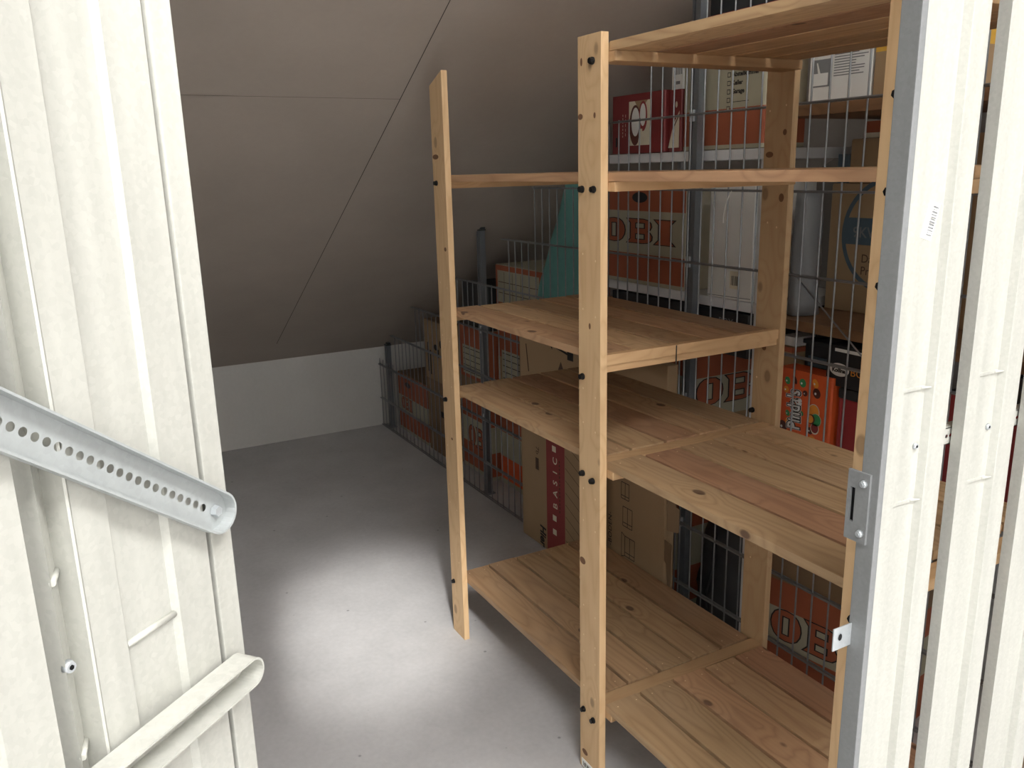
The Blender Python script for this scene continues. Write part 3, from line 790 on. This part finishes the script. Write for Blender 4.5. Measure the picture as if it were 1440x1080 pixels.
# goods on the 1.10 shelf
carton('moving_box', 'orange and grey moving box with large letters on the middle white rack shelf', 'box', -1.0, -.548, .69, 1.04, 1.103, 1.462,
       [(.035, 'olive'), (.275, 'orange'), (.66, 'olive'), (1., 'orange')], 'kraft',
       art=lambda b, fF, fS, fT, w, d, h: (obi(b, .031, h*.375, .076, fF, sx=2.2), b.ell(w*.51, h*.78, .04, .017, fF, 'black', .0009), b.rect(.004, 0, d-.004, h, fS, 'cream', .0004)))
def art_sack(b, fF, fS, fT, w, d, h):
    b.rect(w*.52, h*.09, w*.74, h*.24, fF, 'cream'); 
    for k in range(7): b.rect(w*.55+k*.0042, h*.12, w*.55+k*.0042+random.choice((.0015, .0026)), h*.20, fF, 'ink', .0009)
    b.line((w*.02, .004), (w*.98, .008), .002, fF, 'greyp')
carton('white_box', 'tall plain white box with small barcode on the middle white rack shelf', 'box', -.445, -.262, .695, .93, 1.103, 1.44, [(1., 'white')], 'white', art=art_sack)
# goods on the 1.52 shelf
def art_red(b, fF, fS, fT, w, d, h):
    x0, x1, z0, z1 = w*.34, w*.75, h*.13, h*.88
    b.rect(x0, z0, x1, z1, fF, 'cream')
    b.poly([(x0+.03, z1), (x1-.015, z1), (x0+.055, z1-.035)], fF, 'kraft', .0009)
    b.ell(x0+.034, z0+.062, .030, .062, fF, 'choc', .0012); b.ell(x0+.036, z0+.072, .021, .044, fF, 'white', .0016)
    b.ell(x0+.074, z0+.088, .022, .046, fF, 'redp', .0014); b.ell(x0+.074, z0+.092, .015, .034, fF, 'white', .0018)
    b.poly([(x0+.05, z0+.002), (x0+.078, z0+.002), (x0+.072, z0+.05), (x0+.06, z0+.05)], fF, 'cream', .0021)
    b.text('Küchenset', w*.25, h*.25, .026, fF, 'cream', .0008, R(90)) if False else None
    for k in range(7): b.rect(w*.215, h*(.28+.06*k), w*.225, h*(.28+.06*k)+.006, fF, 'cream'); 
    for k in range(5): b.rect(w*.27, h*(.30+.08*k), w*.278, h*(.30+.08*k)+.009, fF, 'cream')
    b.rect(w*.08, h*.12, w*.115, h*.28, fF, 'black')
carton('kitchenware_box', 'dark red box with picture of two white oval dishes on upper white rack shelf', 'box', -.925, -.652, .69, .86, 1.522, 1.703, [(1., 'redbox')], 'redbox', art=art_red, flaps=False)
def art_red2(b, fF, fS, fT, w, d, h):
    b.poly([(.0, h*.06), (w*.85, h*.06), (w*.85, h*.66), (w*.4, h*.45)], fF, 'cream'); b.line((w*.35, h*.36), (w*.84, h*.6), .004, fF, 'choc', .0009)
    b.ell(w*.6, h*.76, .005, .009, fF, 'cream')
carton('kitchenware_box', 'narrow dark red box under a white one, beside the red box with dish picture', 'box', -.645, -.586, .70, .86, 1.522, 1.70, [(1., 'redbox')], 'redbox', art=art_red2, flaps=False)
def art_w(b, fF, fS, fT, w, d, h):
    for k in range(5): b.rect(w*.22+k*.008, h*.36, w*.22+k*.008+.005, h*.56, fF, 'greyp')
    b.ell(w*.5, h*.76, .013, .012, fF, 'ink', n=9); b.rect(w*.35, h*.68, w*.5, h*.74, fF, 'ink', .0009); b.rect(w*.4, h*.12, w*.75, h*.2, fF, 'greyp')
carton('white_box', 'small white box with black splash print, on the narrow dark red box', 'box', -.643, -.588, .705, .85, 1.701, 1.815, [(1., 'white')], 'white', art=art_w, flaps=False)
def art_room(b, fF, fS, fT, w, d, h):
    ys = [h*.94-.0, 0]
    names = ['Bad', 'Abstellkammer', 'Keller', 'Garage']
    for k in range(6):
        z = .214-.0222*k
        for xx in (w*.565, w*.105):
            b.rect(xx, z-.002, xx+.013, z+.011, fF, 'ink'); b.rect(xx+.002, z, xx+.011, z+.009, fF, 'olive', .0009)
        if k < 4: b.text(names[k], w*.565+.019, z-.001, .0165, fF, 'ink', .0008, 0, .0006)
        else: b.line((w*.565+.019, z-.001), (w*.565+.085, z-.001), .0016, fF, 'ink')
carton('moving_box', 'moving box with printed room checklist, standing behind the tall fence post', 'box', -.578, -.255, .70, .86, 1.522, 1.85, [(.035, 'olive'), (.33, 'orange'), (.75, 'olive'), (1., 'orange')], 'kraft', art=art_room)
carton('flat_box', 'shallow reddish brown box lying on the checklist moving box under the roof', 'box', -.575, -.2, .71, .85, 1.856, 1.884, [(1., 'redbox')], 'kraftd', flaps=False)
carton('dark_case', 'dark grey case on the shallow reddish brown box under the roof', 'case', -.50, -.2, .72, .84, 1.886, 1.955, [(1., 'blackp')], 'black', flaps=False)

# --- wooden rack further right in the neighbouring store
wr = thing('wooden_rack', 'brown wooden rack beyond the mesh on the right, loaded with cartons', 'rack', (.28, .93, 0))
for z in (.745, 1.072, 1.622):
    b = MB(); b.box(-.50, .50, -.215, .23, -.028, -.001, 'oldwood', bev=.002); b.build('rack_shelf', wr, (0, 0, z))
for x in (-.485, .485):
    for y in (.21,):
        b = MB(); b.box(x-.012, x+.012, y, y+.03, 0, 1.85, 'oldwood', bev=.002); b.build('rack_post', wr)
for x in (.475,):
    b = MB(); b.box(x-.02, x+.02, -.24, -.216, 0, 1.85, 'oldwood', bev=.002); b.build('rack_post', wr)
carton('moving_box', 'moving box on floor right of the middle rear post, large orange letters cut off', 'box', -.145, .235, .70, 1.03, 0, .40, [(.33, 'orange'), (.62, 'olive'), (.83, 'orange'), (1., 'kraftd')], 'kraftd', R(9),
       art=lambda b, fF, fS, fT, w, d, h: obi(b, .016, .153, .093, fF, sx=1.42))
# black rubbish bag on the floor
b = MB(); nz, na = 14, 26; prev = None
for i in range(nz+1):
    t = i/nz; z = .40*t
    rad = (1-.18*t-.5*max(0, t-.8)*3)
    ring = []
    for j in range(na):
        a = 2*math.pi*j/na; c, s = math.cos(a), math.sin(a)
        w = rad*(1+.05*math.sin(6*a+5*t)+.04*math.sin(13*a-4*t)+.03*math.sin(9*t*3+4*a))
        ring.append(b.bm.verts.new((.155*w*math.copysign(abs(c)**.7, c), .13*w*math.copysign(abs(s)**.7, s), z)))
    if prev:
        for j in range(na):
            f = b.bm.faces.new((prev[j], prev[(j+1) % na], ring[(j+1) % na], ring[j])); f.smooth = True; f.material_index = b.mi('bag')
    else: b.bm.faces.new(ring[::-1]).material_index = b.mi('bag')
    prev = ring
b.bm.faces.new(prev).material_index = b.mi('bag')
b.tube([(-.03, -.128, .02), (-.045, -.135, .12), (-.02, -.13, .22), (-.03, -.115, .34)], .006, 'black')
tag(b.build('rubbish_bag', None, (-.375, .845, 0)), 'wrinkled black bag on the floor behind the mesh, left of the middle rear post', 'bag')
# on the .745 board
def art_pinda(b, fF, fS, fT, w, d, h):
    def nut(x, y, a, c, m, rot=0.):
        b.ell(x, y, a, c, fF, m, .0006, 16, rot); b.ell(x-a*.3, y-c*.1, a*.28, c*.25, fF, 'white', .0012, 8, rot)
    for pr in ((.03, .165, .009, .011, 'green'), (.055, .172, .006, .013, 'choc'), (.082, .168, .011, .012, 'green'), (.027, .14, .009, .009, 'caramel'), (.092, .142, .008, .008, 'choc'),
               (.124, .175, .009, .013, 'caramel'), (.13, .150, .012, .014, 'choc'), (.036, .075, .007, .009, 'green'), (.085, .085, .005, .007, 'green'), (.038, .05, .008, .011, 'caramel'),
               (.022, .035, .014, .016, 'choc'), (.055, .018, .009, .008, 'green'), (.116, .045, .009, .010, 'choc'), (.125, .018, .013, .016, 'caramel'), (.046, .105, .008, .007, 'choc'), (.035, .02, .010, .007, 'caramel')):
        nut(*pr[:5], rot=.5)
    # logo: dark rounded plate, white letters, reading upwards
    for m, bo, l in (('white', .0062, .0014), ('ink', .0046, .0018), ('white', .0012, .0022)):
        b.text("Pinda's", .081, .037, .060, fF, m, l, R(93), bo, .62, 1.06)
    b.ell(.125, .098, .019, .022, fF, 'cream', .0012); b.ell(.125, .098, .017, .020, fF, 'caramel', .0016)
    b.ell(.134, .078, .018, .018, fF, 'cream', .0020); b.ell(.134, .079, .016, .016, fF, 'green', .0024)
    b.ell(.132, .055, .014, .016, fF, 'cream', .0020); b.ell(.132, .056, .012, .013, fF, 'redp', .0024)
    b.ell(.118, .078, .013, .013, fF, 'choc', .0028); b.ell(.116, .078, .011, .011, fF, 'caramel', .0032)
carton('sweets_box', 'bright orange sweets box printed with nuts and white lettering, behind the mesh', 'box', -.138, .040, .69, .75, .746, .945, [(1., 'orangeb')], 'orangeb', art=art_pinda, flaps=False)
b = MB(); b.box(-.085, .095, -.11, .11, 0, .25, 'blackp', bev=.006)
for k in range(7): b.box(-.07, .08, -.1125, -.11, .09+.02*k, .098+.02*k, 'bluegrey')
b.box(-.09, .10, -.115, .115, .25, .262, 'blackp', bev=.003)
tag(b.build('storage_crate', None, (-.06, .90, .746)), 'dark ribbed plastic crate behind the orange sweets box', 'crate')
carton('pale_crate', 'pale brown box with orange edge beside the dark ribbed crate', 'box', -.205, -.150, .75, 1.0, .746, .985, [(.04, 'orange'), (.94, 'kraft'), (1., 'orange')], 'kraft', flaps=False)
carton('white_box', 'flat white box lying on the pale brown box', 'box', -.206, -.152, .76, .95, .987, 1.012, [(1., 'white')], 'white', flaps=False)
b = MB(); b.cyl((0, 0, 0), (0, 0, .020), .017, 'black', n=20); b.cyl((0, 0, .020), (0, 0, .026), .018, 'white', n=20); b.cyl((0, 0, .026), (0, 0, .0265), .014, 'black', n=20)
tag(b.build('small_tub', None, (-.125, .83, 1.0085)), 'small black tub with white lid on the dark ribbed crate', 'tub')
rb = thing('red_container', 'red container with black lid, right of the orange sweets box', 'box', (.16, .80, .746))
b = MB(); b.box(-.105, .105, -.095, .095, 0, .150, 'redc', bev=.006)
b.box(-.108, -.100, -.097, -.085, 0, .15, 'redp', bev=.002); b.build('body', rb)
b = MB(); b.box(-.11, .11, -.10, .10, .151, .178, 'black', bev=.006); b.build('lid', rb)
def art_k(b, fF, fS, fT, w, d, h):
    b.ell(w*.20, h*.42, .030, .017, fF, 'white', .0008); b.text('Kollina', w*.20-.022, h*.36, .0145, fF, 'ink', .0012, 0, .0007)
    b.text('BOOK', w*.35, h*.33, .027, fF, 'caramel', .0008, 0, -.0002, 1.1); b.rect(w*.12, h*.86, w*.75, h*.94, fF, 'white')
carton('black_box', 'black box with white oval logo, on the red container', 'box', .005, .225, .70, .782, .926, 1.03, [(1., 'black')], 'black', art=art_k, flaps=False)
carton('red_crate', 'plain red crate seen through the slat gaps of the partition', 'crate', .32, .70, .73, 1.05, .746, .97, [(1., 'redc')], 'black', flaps=False)
carton('dark_case', 'black case on the plain red crate, seen through the slat gaps', 'case', .34, .68, .74, 1.03, .972, 1.03, [(1., 'blackp')], 'black', flaps=False)
# on the 1.072 board
def art_c(b, fF, fS, fT, w, d, h):
    cx_, cz_ = w*.435, h*.62
    for r_, m, l in ((.155, 'bluegrey', .0006), (.142, 'kraft', .0009)): b.ell(cx_, cz_, r_, r_, fF, m, l, 48)
    b.rect(cx_-.146, cz_-.028, cx_+.146, cz_+.044, fF, 'bluegrey', .0012)
    b.text('9KW - 12', cx_-.118, cz_-.008, .040, fF, 'greyp', .0016, 0, .0005)
    b.text('Dauer', cx_-.085, cz_-.075, .032, fF, 'inkb', .0012); b.text('Print', cx_-.085, cz_-.108, .032, fF, 'inkb', .0012)
carton('large_carton', 'large brown carton with a dark blue ring logo on the wooden rack', 'box', -.212, .25, .93, 1.13, 1.073, 1.418, [(1., 'kraft')], 'kraft', art=art_c)
b = MB(); nz, na = 10, 16; prev = None
for i in range(nz+1):
    t = i/nz
    ring = []
    for j in range(na):
        a = 2*math.pi*j/na; w = (1-.25*t)*(1+.09*math.sin(4*a+6*t)+.05*math.sin(9*a-7*t))
        ring.append(b.bm.verts.new((.036*w*math.cos(a), .05*w*math.sin(a), .33*t)))
    if prev:
        for j in range(na):
            f = b.bm.faces.new((prev[j], prev[(j+1) % na], ring[(j+1) % na], ring[j])); f.smooth = True; f.material_index = b.mi('plast')
    else: b.bm.faces.new(ring[::-1]).material_index = b.mi('plast')
    prev = ring
b.bm.faces.new(prev).material_index = b.mi('plast')
tag(b.build('plastic_bag', None, (-.172, .80, 1.073)), 'crinkled grey plastic bag standing left of the ring logo carton', 'bag')
carton('cardboard_box', 'plain low brown box on top of the ring logo carton', 'box', -.162, .22, .935, 1.125, 1.423, 1.535, [(1., 'kraft')], 'kraft')
carton('small_box', 'small orange and cream box lying on the plain low brown box', 'box', -.13, .08, .945, 1.08, 1.54, 1.582, [(.3, 'cream'), (1., 'orange')], 'cream', flaps=False)
carton('blue_grey_box', 'small blue grey box above the plastic bag, left end of ring logo carton', 'box', -.208, -.168, .94, 1.12, 1.423, 1.50, [(1., 'bluegrey')], 'black', flaps=False)
# on the 1.622 board
def art_p(b, fF, fS, fT, w, d, h):
    b.rect(w*.06, h*.24, w*.36, h*.60, fF, 'greyp'); b.rect(w*.09, h*.26, w*.33, h*.42, fF, 'white', .0009); b.poly([(w*.16, h*.42), (w*.20, h*.42), (w*.15, h*.56), (w*.13, h*.56)], fF, 'white', .0009)
    for k in range(9): b.rect(w*.42, h*(.36+.034*k), w*(.75+.2*random.random()), h*(.36+.034*k)+.0024, fF, 'greyp')
carton('appliance_box', 'white box with grey product picture and small text on the upper wooden board', 'box', -.20, -.006, .80, 1.0, 1.623, 1.81, [(1., 'white')], 'white', art=art_p, flaps=False)
carton('yellow_box', 'yellow box with pale band beside the white box on the upper wooden board', 'box', .0, .2, .80, 1.0, 1.623, 1.80, [(.62, 'kraft'), (1., 'yellow')], 'yellow', flaps=False)
# thin white thread hanging under the upper right shelf
b = MB(); b.tube([(-.0+.062, .30, 1.424), (.05, .302, 1.41), (.042, .303, 1.395), (.037, .304, 1.375), (.035, .304, 1.355)], .0009, 'white', 5)
tag(b.build('hanging_cord'), 'thin white thread hanging below the eye level right shelf', 'cord')
# ------------------------------------------------------------------ light
w = bpy.data.worlds.new('World'); scene.world = w; w.use_nodes = True
bg = w.node_tree.nodes['Background']; bg.inputs[0].default_value = (1, .99, .978, 1); bg.inputs[1].default_value = 7
pl = bpy.data.lights.new('window_portal', 'AREA'); po = bpy.data.objects.new('window_portal', pl); COL.objects.link(po)
pl.shape = 'RECTANGLE'; pl.size = (WX1-WX0)*math.hypot(1, SL); pl.size_y = WY1-WY0; pl.cycles.is_portal = True
po.location = ((WX0+WX1)/2, (WY0+WY1)/2, roofz((WX0+WX1)/2)); po.rotation_euler.y = -math.atan(SL)
sp = bpy.data.lights.new('added_floor_spot', 'SPOT'); so = bpy.data.objects.new('added_floor_spot', sp); COL.objects.link(so)  # added spot lamp that makes the bright daylight patch on the floor
so.location = (2.9, -1.3, 3.4)
tgt = Vector((-1.0, -.22, 0)); so.rotation_euler = (tgt-so.location).to_track_quat('-Z', 'Y').to_euler()
sp.energy = 420; sp.spot_size = R(9.5); sp.spot_blend = 1.; sp.shadow_soft_size = .12; sp.color = (1, .98, .95)
vs = scene.view_settings; vs.view_transform = 'Standard'; vs.look = 'None'; vs.gamma = 1; vs.use_curve_mapping = False
vs.exposure = 2.12
scene.cycles.max_bounces = 12; scene.cycles.diffuse_bounces = 8
